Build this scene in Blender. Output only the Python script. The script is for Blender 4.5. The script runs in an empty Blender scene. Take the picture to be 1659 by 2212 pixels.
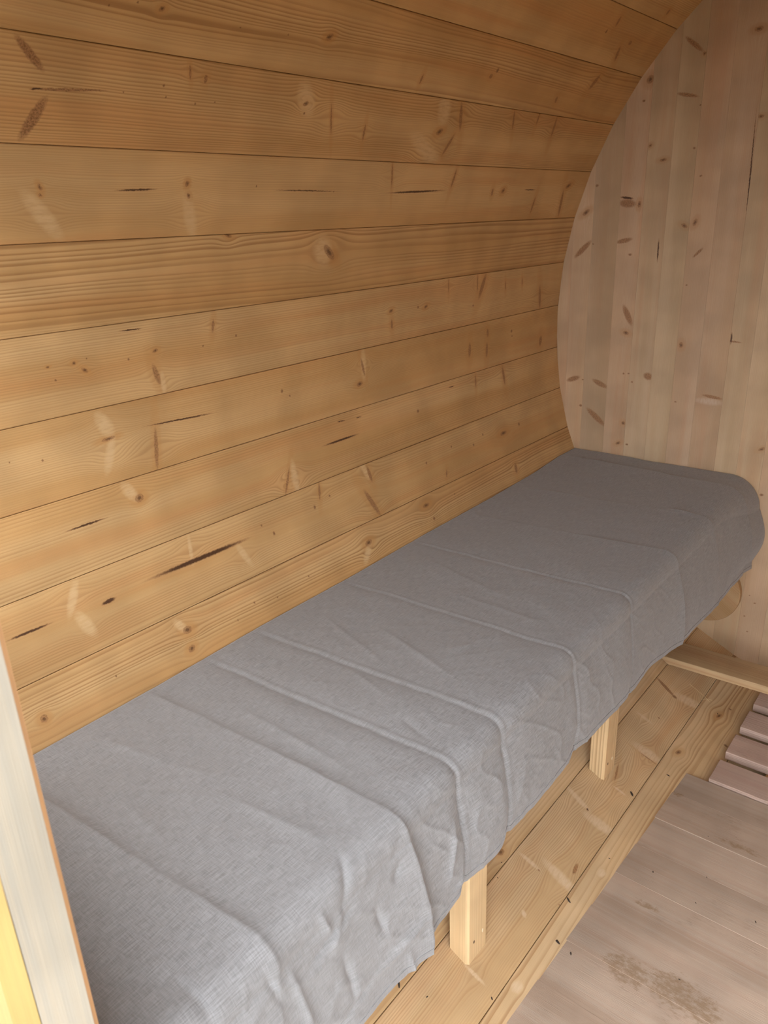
import bpy, bmesh, math, random
import numpy as np
from mathutils import Vector, Matrix

# ---------------------------------------------------------------- camera, sky, exposure
# world units are metres: the barrel has an inner radius of 1 m, its axis runs along Y,
# the back wall stands at y = 0, the doorway at y = -1.97, z = 0 is the barrel's axis.
SC = bpy.context.scene
COL = SC.collection
cam_data = bpy.data.cameras.new('camera')
cam_data.sensor_fit = 'VERTICAL'
cam_data.sensor_height = 36.0
cam_data.sensor_width = 27.0
cam_data.lens = 1644.29 / 2212.0 * 36.0
cam_data.clip_start = 0.02
cam_data.dof.use_dof = True
cam_data.dof.focus_distance = 1.6
cam_data.dof.aperture_fstop = 14.0
cam = bpy.data.objects.new('camera', cam_data)
RX = Vector((0.7767, 0.62891, -0.034777))
RY = Vector((-0.597002, 0.717443, -0.358977))
RZ = Vector((-0.200814, 0.299579, 0.932698))
cam.matrix_world = Matrix(((RX.x, RZ.x, -RY.x, 0.0565), (RX.y, RZ.y, -RY.y, -2.0983), (RX.z, RZ.z, -RY.z, 0.29385), (0, 0, 0, 1)))
COL.objects.link(cam)
SC.camera = cam

world = bpy.data.worlds.new('overcast_sky')
SC.world = world
world.use_nodes = True
wn = world.node_tree.nodes
wl = world.node_tree.links
# overcast sky: brighter overhead than at the horizon, the same all the way round
s_tc = wn.new('ShaderNodeTexCoord'); s_sp = wn.new('ShaderNodeSeparateXYZ'); wl.new(s_tc.outputs['Generated'], s_sp.inputs[0])
s_mr = wn.new('ShaderNodeMapRange'); wl.new(s_sp.outputs[2], s_mr.inputs[0])
for i_, x_ in enumerate((0.0, 1.0, 0.46, 1.0)): s_mr.inputs[i_ + 1].default_value = x_
s_ml = wn.new('ShaderNodeVectorMath'); s_ml.operation = 'SCALE'; s_ml.inputs[0].default_value = (0.91, 0.95, 1.02)
wl.new(s_mr.outputs[0], s_ml.inputs['Scale']); wl.new(s_ml.outputs[0], wn['Background'].inputs['Color'])
wn['Background'].inputs['Strength'].default_value = 11.9
SC.view_settings.view_transform = 'Standard'
SC.view_settings.look = 'None'
SC.view_settings.exposure = 0.0
SC.view_settings.gamma = 1.0
SC.view_settings.use_curve_mapping = False
SC.cycles.max_bounces = 5
SC.cycles.diffuse_bounces = 4
SC.cycles.use_adaptive_sampling = True
SC.cycles.adaptive_threshold = 0.05
SC.cycles.use_denoising = True

PI = math.pi
TH0 = math.radians(136.04045)
DTH = math.radians(6.932661)
NST = 52
DTH_ALL = 2 * PI / NST            # 6.923 deg

# marks of each board: kind, along, across, half length, half width, angle
STAVE_MARKS = {
 -1: [('S',-0.1111,0.037,0.007,0.0046,1.06)],
 0: [('S',-0.2956,-0.0312,0.0108,0.0044,1.31), ('k',-0.3169,-0.006,0.0035,0.0045,0), ('S',-0.1795,-0.0012,0.005,0.0078,1.72), ('S',-0.2029,0.0274,0.0192,0.0051,0.97)],
 1: [('K',-1.4143,0.0094,0.0046,0.003,-0.39), ('k',-1.449,0.0078,0.0015,0.0015,0), ('k',-1.4858,0.0169,0.0016,0.0017,0), ('K',-1.1166,0.0004,0.0072,0.0046,-0.51), ('k',-1.2875,0.0126,0.0014,0.0012,0), ('k',-1.1988,0.0088,0.0015,0.0013,0), ('S',-0.2267,-0.0252,0.019,0.0072,2.02), ('S',-0.3571,0.0268,0.0075,0.0046,1), ('k',-0.6385,-0.0051,0.0041,0.0049,0), ('S',-0.6514,0.0077,0.0044,0.0052,1.61), ('S',-0.8592,0.0349,0.0088,0.0028,1.55)],
 2: [('B',-1.5765,-0.0398,0.0228,0.0053,0.76), ('B',-1.5693,0.0302,0.0297,0.0069,2.12), ('B',-1.5235,-0.006,0.0468,0.0018,-0.07), ('C',-1.5664,-0.0033,0.0074,0.001,-0.13), ('k',-1.4508,-0.0099,0.0014,0.0014,0), ('S',-1.353,-0.0437,0.0093,0.0019,1.29), ('S',-1.3256,-0.0378,0.0053,0.0032,1.57), ('k',-1.3917,-0.0232,0.0019,0.002,0), ('k',-1.3864,-0.0099,0.0015,0.0015,0), ('k',-1.3364,-0.0052,0.0016,0.0015,0), ('k',-1.3033,-0.0097,0.0014,0.0012,0), ('K',-1.1243,-0.0223,0.0058,0.0034,-0.32), ('k',-1.1232,-0.0078,0.0021,0.0022,0), ('P',-1.126,-0.0283,0.0204,0.0112,0.91), ('S',-1.0582,-0.0034,0.0247,0.0021,1.21), ('S',-0.967,0.0128,0.0145,0.0025,1.41), ('K',-0.7469,-0.0012,0.0101,0.0054,-0.36), ('P',-0.7716,0.0332,0.0452,0.0114,0.41), ('P',-0.7555,-0.0407,0.0213,0.0129,1), ('S',-0.6939,-0.0328,0.029,0.0049,1.05), ('S',-0.4947,-0.04,0.0221,0.0034,1.05), ('S',-0.3054,-0.0367,0.0237,0.0045,1.32), ('S',-0.7023,0.0213,0.0224,0.0042,1.97), ('S',-0.394,-0.0507,0.0149,0.0032,1.4)],
 3: [('K',-1.5598,-0.0108,0.0046,0.0024,1.02), ('K',-1.559,-0.001,0.0026,0.0021,0.59), ('P',-1.5572,0.0241,0.0275,0.0079,0.86), ('K',-1.3321,-0.0172,0.0043,0.0034,1.75), ('K',-1.3277,0.0002,0.0042,0.003,0.93), ('P',-1.3223,0.0294,0.0245,0.0075,1.28), ('C',-1.4177,-0.008,0.0281,0.0012,-0.03), ('C',-1.0766,-0.0078,0.0627,0.0008,0.01), ('k',-1.1957,-0.0146,0.0018,0.0018,0), ('k',-1.0103,-0.0065,0.0018,0.0017,0), ('S',-0.8545,-0.037,0.0233,0.002,1.27), ('S',-0.6437,-0.0341,0.0192,0.0036,1.66), ('C',-0.7621,-0.007,0.0789,0.0018,-0.03), ('K',-0.4278,-0.0099,0.0074,0.0053,-0.29), ('S',-0.474,-0.0066,0.0083,0.004,1.36), ('C',-0.3022,-0.0124,0.023,0.0011,-0), ('K',-0.1042,-0.0231,0.0134,0.0056,-0.32), ('S',-0.1132,0.0216,0.0345,0.0064,1.26), ('S',-0.2628,0.0249,0.0209,0.0038,1.57)],
 4: [('K',-1.2425,-0.0589,0.0071,0.0032,0.29), ('K',-0.9975,-0.0194,0.0192,0.0072,0.71), ('P',-1.0152,-0.0245,0.0209,0.0159,0.97)],
 5: [('S',-1.2707,-0.0357,0.0107,0.0029,1.73), ('C',-1.4279,-0.0491,0.0166,0.001,0.02), ('k',-1.2214,-0.013,0.0024,0.0028,0), ('S',-1.3888,0.0267,0.0176,0.005,1.26), ('P',-1.3772,0.0439,0.0149,0.0035,1.48), ('K',-1.5664,-0.0147,0.0028,0.0016,-0.07), ('K',-1.5266,-0.0138,0.0034,0.0027,-0.14), ('K',-1.511,-0.001,0.0061,0.0031,0.69), ('k',-1.5575,0.0056,0.0016,0.002,0), ('k',-1.5058,-0.0177,0.0015,0.0017,0), ('K',-1.3874,-0.0114,0.005,0.003,-0.22), ('k',-1.4363,-0.0054,0.0018,0.0021,0), ('k',-1.2932,-0.0056,0.0018,0.0019,0), ('S',-0.5771,-0.0421,0.0149,0.0019,1.43), ('S',-0.4518,-0.037,0.0212,0.0021,1.44), ('S',-0.4282,-0.029,0.0308,0.0075,1.97), ('S',-0.3154,-0.0218,0.0115,0.0023,1.36), ('S',-0.2297,-0.0242,0.0106,0.0024,1.33), ('S',-0.1189,0.0265,0.0335,0.0065,1.31), ('K',-0.789,-0.0084,0.0065,0.004,-0.28), ('K',-0.6622,-0.004,0.0071,0.0037,-0.26), ('k',-0.6924,-0.0066,0.0032,0.0031,0), ('S',-0.7843,0.0206,0.0107,0.0039,1.42), ('k',-0.4629,0.014,0.0033,0.0029,0)],
 6: [('C',-1.3507,-0.0124,0.0587,0.0012,0.05), ('S',-1.4079,0.0244,0.0338,0.0039,1.69), ('K',-1.4891,-0.0114,0.0115,0.0029,-0.08), ('P',-1.4914,-0.0342,0.0159,0.0082,1.11), ('P',-1.4912,0.0134,0.0218,0.0056,1.93), ('k',-1.6442,-0.0142,0.0012,0.0013,0), ('k',-1.5973,-0.0047,0.0016,0.002,0), ('K',-0.8958,0.0102,0.0091,0.0047,-0.09), ('P',-0.8803,-0.0272,0.0228,0.006,1.6), ('S',-0.8823,-0.0227,0.0192,0.0036,1.34), ('k',-1.1189,-0.0163,0.0032,0.0039,0), ('k',-1.0998,-0.0037,0.0021,0.0022,0), ('k',-0.2657,-0.0199,0.0049,0.0043,0), ('k',-0.263,-0.0061,0.0031,0.0025,0), ('S',-0.3865,-0.0305,0.0107,0.0055,1.47), ('S',-0.1017,0.0282,0.0144,0.0084,1.82), ('S',-0.4719,0.0007,0.0182,0.0064,1.65), ('S',-0.3912,0.0124,0.0188,0.0057,1.64)],
 7: [('C',-0.9713,-0.0076,0.0468,0.002,0), ('C',-0.9623,-0.0453,0.0106,0.001,0.08), ('C',-0.9079,-0.0415,0.0075,0.001,0.01), ('K',-1.4557,-0.026,0.0078,0.0062,-0.16), ('P',-1.4704,-0.0405,0.0137,0.0069,1.03), ('C',-1.5534,-0.0126,0.0293,0.0015,-0), ('S',-1.1378,0.0348,0.0264,0.003,2), ('P',-1.1173,0.0335,0.025,0.006,1.56), ('C',-0.5586,-0.0432,0.01,0.0012,0.01), ('S',-0.4496,-0.0376,0.0158,0.0032,1.7), ('S',-0.3122,-0.0284,0.0249,0.0058,1.47), ('k',-0.7027,-0.0125,0.0041,0.0043,0)],
 8: [('S',-1.0606,-0.0424,0.0174,0.0032,1.85), ('k',-1.0363,-0.0259,0.0022,0.0024,0), ('k',-1.0838,-0.0157,0.0033,0.0042,0), ('S',-0.9178,0.0256,0.0362,0.0066,1.13), ('S',-0.9044,-0.0362,0.0175,0.005,1.44), ('P',-0.9168,-0.049,0.0178,0.0055,1.27), ('C',-1.3706,-0.0122,0.09,0.0037,0.01), ('C',-1.5538,-0.0066,0.0109,0.003,-0.06), ('C',-1.6811,-0.0114,0.0281,0.0017,0.02), ('P',-1.6066,-0.0322,0.02,0.0051,2.08), ('P',-1.6,0.0117,0.0173,0.0069,1.2), ('P',-1.3863,-0.0327,0.0182,0.0028,1.73), ('P',-1.2813,0.0144,0.0193,0.0048,1.16), ('k',-1.2249,-0.0238,0.0022,0.0026,0), ('k',-1.2013,-0.0002,0.003,0.004,0), ('k',-0.2684,-0.0065,0.0047,0.0046,0), ('K',-0.3544,-0.0006,0.0161,0.0053,-0.05), ('k',-0.4513,-0.0187,0.0032,0.0031,0), ('k',-0.5015,-0.0035,0.0036,0.0036,0), ('k',-0.5954,-0.0216,0.0029,0.0029,0), ('k',-0.7051,-0.009,0.0031,0.0033,0), ('S',-0.6372,0.0353,0.0097,0.0028,1.94)],
 9: [('K',-1.4393,-0.0277,0.0084,0.0064,0.09), ('K',-1.444,0.0047,0.0072,0.0051,-0.42), ('P',-1.4489,-0.0388,0.0106,0.0056,1), ('k',-1.5828,-0.0133,0.0016,0.0021,0), ('k',-1.2923,-0.0164,0.0018,0.0021,0), ('k',-1.3389,-0.0016,0.0017,0.0021,0), ('k',-1.2388,-0.0055,0.0019,0.0022,0), ('k',-1.1509,-0.0139,0.0017,0.0018,0), ('K',-0.9639,-0.0196,0.0109,0.0058,-0.14), ('P',-0.978,0.0009,0.0176,0.0058,2.35), ('K',-1.7048,-0.0057,0.0055,0.0055,-0.07), ('K',-0.7451,-0.0366,0.0122,0.005,-0.02), ('k',-0.6294,-0.0303,0.0023,0.0024,0), ('k',-0.7325,0.0006,0.0038,0.0045,0), ('S',-0.3371,-0.0181,0.0142,0.0068,1.88)],
 14: [('K',-1.0971,0.0417,0.009,0.0057,0.2)],
 15: [('P',-0.8493,-0.0294,0.0247,0.0048,1.7), ('k',-0.8546,-0.0014,0.0028,0.004,0), ('P',-0.8618,0.0349,0.0289,0.0092,1.4), ('P',-1.062,-0.0278,0.0168,0.0034,1.46), ('k',-1.0619,-0.0055,0.0017,0.0024,0), ('P',-1.0372,0.0335,0.0293,0.0086,1.6), ('B',-0.9958,0.0455,0.0136,0.0039,-0.14), ('P',-0.7452,0.0281,0.0118,0.0022,1.44), ('P',-1.1575,0.0187,0.0049,0.0034,2.39), ('S',-0.7062,0.0001,0.026,0.0026,2.86), ('B',-0.3338,-0.0284,0.032,0.006,1.84), ('k',-0.3422,0.0022,0.0054,0.0077,0), ('P',-0.3195,0.0346,0.0294,0.0114,1.15), ('P',-0.4902,-0.023,0.0154,0.0037,1.52), ('k',-0.4535,0.0031,0.0022,0.0032,0), ('P',-0.5857,0.0272,0.0251,0.0107,1.39), ('S',-0.5984,0.0369,0.0228,0.0016,1.44), ('k',-1.0868,0.0584,0.0014,0.0018,0), ('P',-1.3156,0.0124,0.0149,0.0026,1.52)],
 16: [('P',-0.9594,-0.0325,0.0077,0.0049,0.21), ('P',-1.2736,-0.0443,0.0083,0.0061,0.21), ('K',-0.2944,-0.0072,0.012,0.0039,0.21), ('k',-0.2414,0.0063,0.0033,0.0047,0), ('K',-0.5118,-0.0385,0.0103,0.0048,0.29), ('k',-0.3841,0.0411,0.0041,0.0058,0), ('k',-0.4489,0.0479,0.0033,0.0047,0)],
}
WALL_MARKS = {
 1: [('K',0.2913,0.0064,0.0114,0.0052,0.93), ('B',0.1955,0.0029,0.0308,0.0074,0.81), ('B',-0.1688,-0.0044,0.021,0.0075,1.21), ('k',-0.1687,0.0259,0.0024,0.0034,0), ('k',-0.2468,0.0234,0.0034,0.0049,0)],
 2: [('k',0.3579,-0.0309,0.0032,0.0046,0), ('k',0.2093,-0.0328,0.0021,0.003,0), ('B',-0.175,0.0141,0.0246,0.0076,1.96), ('B',-0.275,0.0088,0.0367,0.0088,2.22)],
 3: [('K',0.5949,0.0244,0.0095,0.0081,0.57), ('k',0.5487,0.0121,0.0029,0.0042,0), ('B',0.3099,-0.0109,0.0225,0.0102,1.68), ('C',0.3237,-0.0139,0.0156,0.0028,1.72), ('K',0.307,0.0214,0.0079,0.0044,0.07), ('B',0.2168,-0.0129,0.0221,0.006,1.37), ('k',0.1813,0.0068,0.0033,0.0048,0), ('B',0.022,0.0129,0.0289,0.0084,2.66), ('K',-0.0259,0.0122,0.0084,0.0051,1.82), ('k',-0.1396,0.0147,0.0023,0.0033,0), ('k',-0.1382,0.0295,0.0023,0.0033,0), ('K',-0.2826,0.0249,0.0056,0.0055,1.44), ('K',-0.3441,0.0144,0.0078,0.0041,1.05)],
 4: [('K',0.4448,-0.0252,0.0048,0.0037,0.75), ('K',0.409,0.0108,0.0088,0.0039,1.46), ('C',0.191,0.0186,0.0237,0.0019,3.12), ('B',-0.1408,0.0216,0.013,0.0097,1.78), ('k',-0.1608,-0.0226,0.0023,0.0033,0), ('k',-0.3442,-0.0224,0.0029,0.0042,0)],
 5: [('B',0.6568,-0.0006,0.0275,0.0054,2.25), ('K',0.6335,0.0257,0.0041,0.0041,0.77), ('B',0.55,-0.0049,0.0263,0.0044,1.8), ('k',0.5244,0.0282,0.0018,0.0025,0), ('k',0.4304,0.0242,0.0026,0.0037,0), ('K',0.2513,0.0183,0.0085,0.0048,2.07)],
 6: [('k',0.3663,-0.0155,0.0026,0.0037,0), ('K',0.2584,-0.0178,0.0087,0.0048,0.37), ('B',0.1856,-0.0028,0.0156,0.0036,0.77), ('k',0.1055,-0.0229,0.002,0.0029,0), ('k',-0.2033,-0.0202,0.0023,0.0032,0), ('K',-0.049,-0.0211,0.008,0.0055,3.04)],
 7: [('K',0.6662,0.0127,0.0097,0.0052,1.54), ('C',0.3545,0.0334,0.1223,0.0013,3.11), ('B',-0.1791,0.008,0.0261,0.0043,1.68), ('P',-0.1926,-0.0007,0.0241,0.0063,1.59)],
 8: [('K',0.4865,-0.0229,0.007,0.004,1.53), ('C',-0.0233,-0.0259,0.0129,0.0017,3.11), ('B',-0.0308,-0.0238,0.024,0.0023,1.63)],
 9: [('K',-0.3021,0.0234,0.0085,0.0043,1.04)],
 10: [('k',-0.7421,0.0001,0.0025,0.0035,0), ('k',-0.7897,-0.0206,0.002,0.0029,0), ('k',-0.8346,-0.0075,0.002,0.0029,0), ('k',-0.4256,-0.0241,0.0036,0.0052,0), ('k',-0.7223,-0.0158,0.0015,0.0021,0)],
}

# ---------------------------------------------------------------- materials
class G:
    """small helper around a node tree"""
    def __init__(s, name):
        s.mat = bpy.data.materials.new(name); s.mat.use_nodes = True
        s.nt = s.mat.node_tree; s.N = s.nt.nodes; s.L = s.nt.links
        s.bsdf = s.N['Principled BSDF']
    def put(s, sock, v):
        if isinstance(v, bpy.types.NodeSocket): s.L.new(v, sock)
        else: sock.default_value = v
    def m(s, op, a, b=None, c=None, clamp=False):
        n = s.N.new('ShaderNodeMath'); n.operation = op; n.use_clamp = clamp
        s.put(n.inputs[0], a)
        if b is not None: s.put(n.inputs[1], b)
        if c is not None: s.put(n.inputs[2], c)
        return n.outputs[0]
    def comb(s, x, y, z=0.0):
        n = s.N.new('ShaderNodeCombineXYZ'); s.put(n.inputs[0], x); s.put(n.inputs[1], y); s.put(n.inputs[2], z); return n.outputs[0]
    def noise(s, vec, scale=1.0, detail=2.0, rough=0.5):
        n = s.N.new('ShaderNodeTexNoise'); s.put(n.inputs['Vector'], vec)
        n.inputs['Scale'].default_value = scale; n.inputs['Detail'].default_value = detail; n.inputs['Roughness'].default_value = rough
        return n.outputs['Fac']
    def mr(s, v, a, b, c=0.0, d=1.0, smooth=True):
        n = s.N.new('ShaderNodeMapRange'); n.interpolation_type = 'SMOOTHSTEP' if smooth else 'LINEAR'
        s.put(n.inputs[0], v)
        for i, x in enumerate((a, b, c, d)): n.inputs[i + 1].default_value = x
        return n.outputs[0]
    def mix(s, f, a, b, mode='MIX'):
        n = s.N.new('ShaderNodeMix'); n.data_type = 'RGBA'; n.blend_type = mode
        s.put(n.inputs[0], f)
        for i, x in ((6, a), (7, b)):
            if isinstance(x, tuple) and len(x) == 3: x = x + (1,)
            s.put(n.inputs[i], x)
        return n.outputs[2]

def wood(name, marks=(), seed=0.0, light=(0.60, 0.393, 0.182), dark=(0.51, 0.298, 0.115), ring=(0.31, 0.15, 0.050),
         freq=230.0, strength=0.35, wobble=0.006, flat=0.0, rough=0.5, grey=0.0, spec=0.35, random_seed=False, tint=0.5, knots=True):
    g = G(name)
    uvn = g.N.new('ShaderNodeUVMap'); uv = uvn.outputs[0]
    sp = g.N.new('ShaderNodeSeparateXYZ'); g.L.new(uv, sp.inputs[0]); u, v = sp.outputs[0], sp.outputs[1]
    if random_seed:
        oi = g.N.new('ShaderNodeObjectInfo'); off = g.m('MULTIPLY', oi.outputs['Random'], 57.0)
    else:
        off = float(seed)
    us = g.m('ADD', u, off)
    # wandering edge for the marks
    e1 = g.N.new('ShaderNodeTexNoise'); g.put(e1.inputs['Vector'], g.comb(us, v)); e1.inputs['Scale'].default_value = 260.0; e1.inputs['Detail'].default_value = 3.0
    vm = g.N.new('ShaderNodeVectorMath'); vm.operation = 'MULTIPLY_ADD'
    g.L.new(e1.outputs['Color'], vm.inputs[0]); vm.inputs[1].default_value = (0.0042, 0.0030, 0); 
    sh = g.N.new('ShaderNodeVectorMath'); sh.operation = 'SUBTRACT'; g.L.new(uv, sh.inputs[0]); sh.inputs[1].default_value = (0.0021, 0.0015, 0)
    g.L.new(sh.outputs[0], vm.inputs[2]); uvp = vm.outputs[0]
    W = None; pale = None; brown = None; black = None; halo = None; dirt = None
    def acc(a, b, op='MAXIMUM'):
        return b if a is None else g.m(op, a, b)
    for (t, cu, cv, ru, rv, ang) in marks:
        mp = g.N.new('ShaderNodeMapping'); mp.vector_type = 'TEXTURE'
        g.L.new(uvp, mp.inputs['Vector'])
        mp.inputs['Location'].default_value = (cu, cv, 0); mp.inputs['Rotation'].default_value = (0, 0, ang)
        mp.inputs['Scale'].default_value = (ru, rv, 1)
        d = g.N.new('ShaderNodeVectorMath'); d.operation = 'DOT_PRODUCT'; g.L.new(mp.outputs[0], d.inputs[0]); g.L.new(mp.outputs[0], d.inputs[1])
        L2 = d.outputs['Value']
        if t == 'P':
            pale = acc(pale, g.mr(L2, 0.0, 3.4, 0.75, 0.0))
        elif t == 'B':
            brown = acc(brown, g.mr(L2, 0.35, 1.5, 0.84, 0.0))
        elif t == 'C':
            black = acc(black, g.mr(L2, 0.35, 1.25, 0.85, 0.0))
            brown = acc(brown, g.mr(L2, 0.8, 2.0, 0.7, 0.0))
        elif t == 'S':
            brown = acc(brown, g.mr(L2, 0.3, 1.5, 0.76, 0.0))
            halo = acc(halo, g.mr(L2, 0.8, 12.0, 0.35, 0.0))
        elif t == 'D':
            dirt = acc(dirt, g.mr(L2, 0.0, 1.6, 1.0, 0.0))
        elif t == 'K':
            brown = acc(brown, g.mr(L2, 0.7, 1.4, 0.66, 0.0))
            black = acc(black, g.mr(L2, 0.0, 0.40, 0.6, 0.0))
            halo = acc(halo, g.mr(L2, 0.8, 9.0, 0.55, 0.0))
        else:
            brown = acc(brown, g.mr(L2, 0.3, 1.6, 0.75, 0.0))
            black = acc(black, g.mr(L2, 0.0, 0.5, 0.35, 0.0))
        if t in 'KSP' and max(ru, rv) > 0.003:
            R = max(ru * abs(math.cos(ang)), rv, ru * abs(math.sin(ang)))
            if t == 'P': R *= 0.5
            if t == 'S': R *= 0.45
            R = min(R, 0.014)
            m2 = g.N.new('ShaderNodeMapping'); m2.vector_type = 'TEXTURE'
            g.L.new(uv, m2.inputs['Vector']); m2.inputs['Location'].default_value = (cu, cv, 0)
            m2.inputs['Scale'].default_value = (R * 3.2, R * 2.2, 1)
            d2 = g.N.new('ShaderNodeVectorMath'); d2.operation = 'DOT_PRODUCT'; g.L.new(m2.outputs[0], d2.inputs[0]); g.L.new(m2.outputs[0], d2.inputs[1])
            s2 = g.N.new('ShaderNodeSeparateXYZ'); g.L.new(m2.outputs[0], s2.inputs[0])
            den = g.m('MULTIPLY_ADD', d2.outputs['Value'], d2.outputs['Value'], 1.0)
            w = g.m('DIVIDE', g.m('MULTIPLY', s2.outputs[1], -R * 2.2 * 0.82), den)
            W = acc(W, w, 'ADD')
    # ring field
    n1 = g.noise(g.comb(g.m('MULTIPLY', us, 0.9), g.m('MULTIPLY', v, 6.0 if not flat else 9.0), 3.1), 1.0, 1.0)
    n2 = g.noise(g.comb(g.m('MULTIPLY', us, 7.0), g.m('MULTIPLY', v, 26.0), 1.7), 1.0, 2.0)
    gg = g.m('ADD', v, g.m('MULTIPLY', g.m('SUBTRACT', n1, 0.5), wobble * 3 + flat))
    gg = g.m('ADD', gg, g.m('MULTIPLY', g.m('SUBTRACT', n2, 0.5), 0.0035))
    if W is not None: gg = g.m('ADD', gg, W)
    gg = g.m('ADD', gg, seed * 0.37 if not random_seed else off)
    sparse = g.noise(g.comb(g.m('MULTIPLY', gg, 34.0), 0.0, seed), 1.0, 2.0)
    phase = g.m('ADD', g.m('MULTIPLY', gg, freq), g.m('MULTIPLY', sparse, 5.0))
    fr = g.m('FRACT', phase)
    line = g.m('MULTIPLY', g.mr(fr, 0.25, 0.86), g.mr(fr, 0.86, 1.0, 1.0, 0.0))
    grp = g.mr(g.noise(g.comb(g.m('MULTIPLY', gg, 21.0), g.m('MULTIPLY', us, 0.6), seed + 4), 1.0, 2.0), 0.36, 0.62, 0.12, 1.0)
    line = g.m('MULTIPLY', g.m('MULTIPLY', line, grp), strength * 1.15)
    broad = g.mr(g.noise(g.comb(g.m('MULTIPLY', gg, 16.0), g.m('MULTIPLY', us, 0.8), seed + 9), 1.0, 3.0), 0.3, 0.7)
    col = g.mix(broad, light, dark)
    red = g.mr(g.noise(g.comb(g.m('MULTIPLY', gg, 30.0), g.m('MULTIPLY', us, 1.4), seed + 19), 1.0, 3.0), 0.45, 0.75, 0.0, tint)
    col = g.mix(red, col, tuple(c * k for c, k in zip(dark, (1.03, 0.86, 0.80))))
    col = g.mix(line, col, ring)
    fib = g.noise(g.comb(g.m('MULTIPLY', us, 14.0), g.m('MULTIPLY', v, 1500.0)), 1.0, 2.0)
    val = g.mr(fib, 0.2, 0.8, 0.95, 1.05)
    chat = g.mr(g.noise(g.comb(g.m('MULTIPLY', us, 9.0), g.m('MULTIPLY', v, 7.0), seed + 2), 1.0, 2.0), 0.3, 0.7, 0.90, 1.07)
    # fine fibre streaks and random cloudy tone multiplied over the colour
    col = g.mix(1.0, col, g.comb(g.m('MULTIPLY', val, chat), g.m('MULTIPLY', val, chat), g.m('MULTIPLY', val, chat)), 'MULTIPLY')
    if halo is not None:
        col = g.mix(halo, col, tuple(c * k for c, k in zip(dark, (0.93, 0.80, 0.66))))
    if pale is not None:
        st = g.noise(g.comb(g.m('MULTIPLY', us, 60.0), g.m('MULTIPLY', v, 240.0)), 1.0, 2.0)
        col = g.mix(g.m('MULTIPLY', pale, g.mr(st, .25, .65, .45, 1.0)), col, tuple(min(c * k, 0.86) for c, k in zip(light, (1.09, 1.16, 1.32))))
    if brown is not None:
        bt = g.noise(g.comb(g.m('MULTIPLY', us, 420.0), g.m('MULTIPLY', v, 420.0)), 1.0, 4.0, 0.7)
        bc = g.mix(g.mr(bt, .3, .7), (0.12, 0.050, 0.018), (0.42, 0.21, 0.09))
        col = g.mix(brown, col, bc)
    if black is not None:
        col = g.mix(black, col, (0.035, 0.012, 0.006))
    if grey:
        # wear of trodden, weathered boards: dirt patches and washed-out fibres
        d1 = g.mr(g.noise(g.comb(g.m('MULTIPLY', us, 7.0), g.m('MULTIPLY', v, 11.0), 5.0), 1.0, 6.0, 0.7), 0.52, 0.72, 0.0, 0.75)
        d2_ = g.mr(g.noise(g.comb(g.m('MULTIPLY', us, 60.0), g.m('MULTIPLY', v, 420.0)), 1.0, 4.0, 0.7), 0.45, 0.75, 0.0, 1.0)
        col = g.mix(g.m('MULTIPLY', d1, d2_), col, (0.13, 0.085, 0.05))
        d3 = g.mr(g.noise(g.comb(g.m('MULTIPLY', us, 5.0), g.m('MULTIPLY', v, 5.0), 8.0), 1.0, 5.0, 0.65), 0.55, 0.75, 0.0, 0.35)
        col = g.mix(d3, col, (0.40, 0.34, 0.26))
        if dirt is not None:
            dn = g.noise(g.comb(g.m('MULTIPLY', u, 70.0), g.m('MULTIPLY', v, 130.0)), 1.0, 5.0, 0.75)
            df = g.mr(g.m('ADD', g.m('MULTIPLY', dirt, 0.30), g.m('SUBTRACT', dn, 0.5)), 0.15, 0.36, 0.0, 0.62)
            col = g.mix(df, col, (0.25, 0.155, 0.075))
    g.L.new(col, g.bsdf.inputs['Base Color'])
    g.bsdf.inputs['Roughness'].default_value = rough
    g.bsdf.inputs['Specular IOR Level'].default_value = spec
    bp = g.N.new('ShaderNodeBump'); bp.inputs['Strength'].default_value = 0.25 if not grey else 0.6
    bp.inputs['Distance'].default_value = 0.0008
    h = fib
    g.L.new(h, bp.inputs['Height']); g.L.new(bp.outputs[0], g.bsdf.inputs['Normal'])
    return g.mat

def plain(name, color, rough=0.6, metallic=0.0, var=0.15):
    g = G(name)
    tc = g.N.new('ShaderNodeTexCoord')
    n = g.noise(tc.outputs['Object'], 300.0, 2.0)
    c = g.mix(n, tuple(x * (1 - var) for x in color), tuple(min(1, x * (1 + var)) for x in color))
    g.L.new(c, g.bsdf.inputs['Base Color']); g.bsdf.inputs['Roughness'].default_value = rough; g.bsdf.inputs['Metallic'].default_value = metallic
    return g.mat

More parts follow.
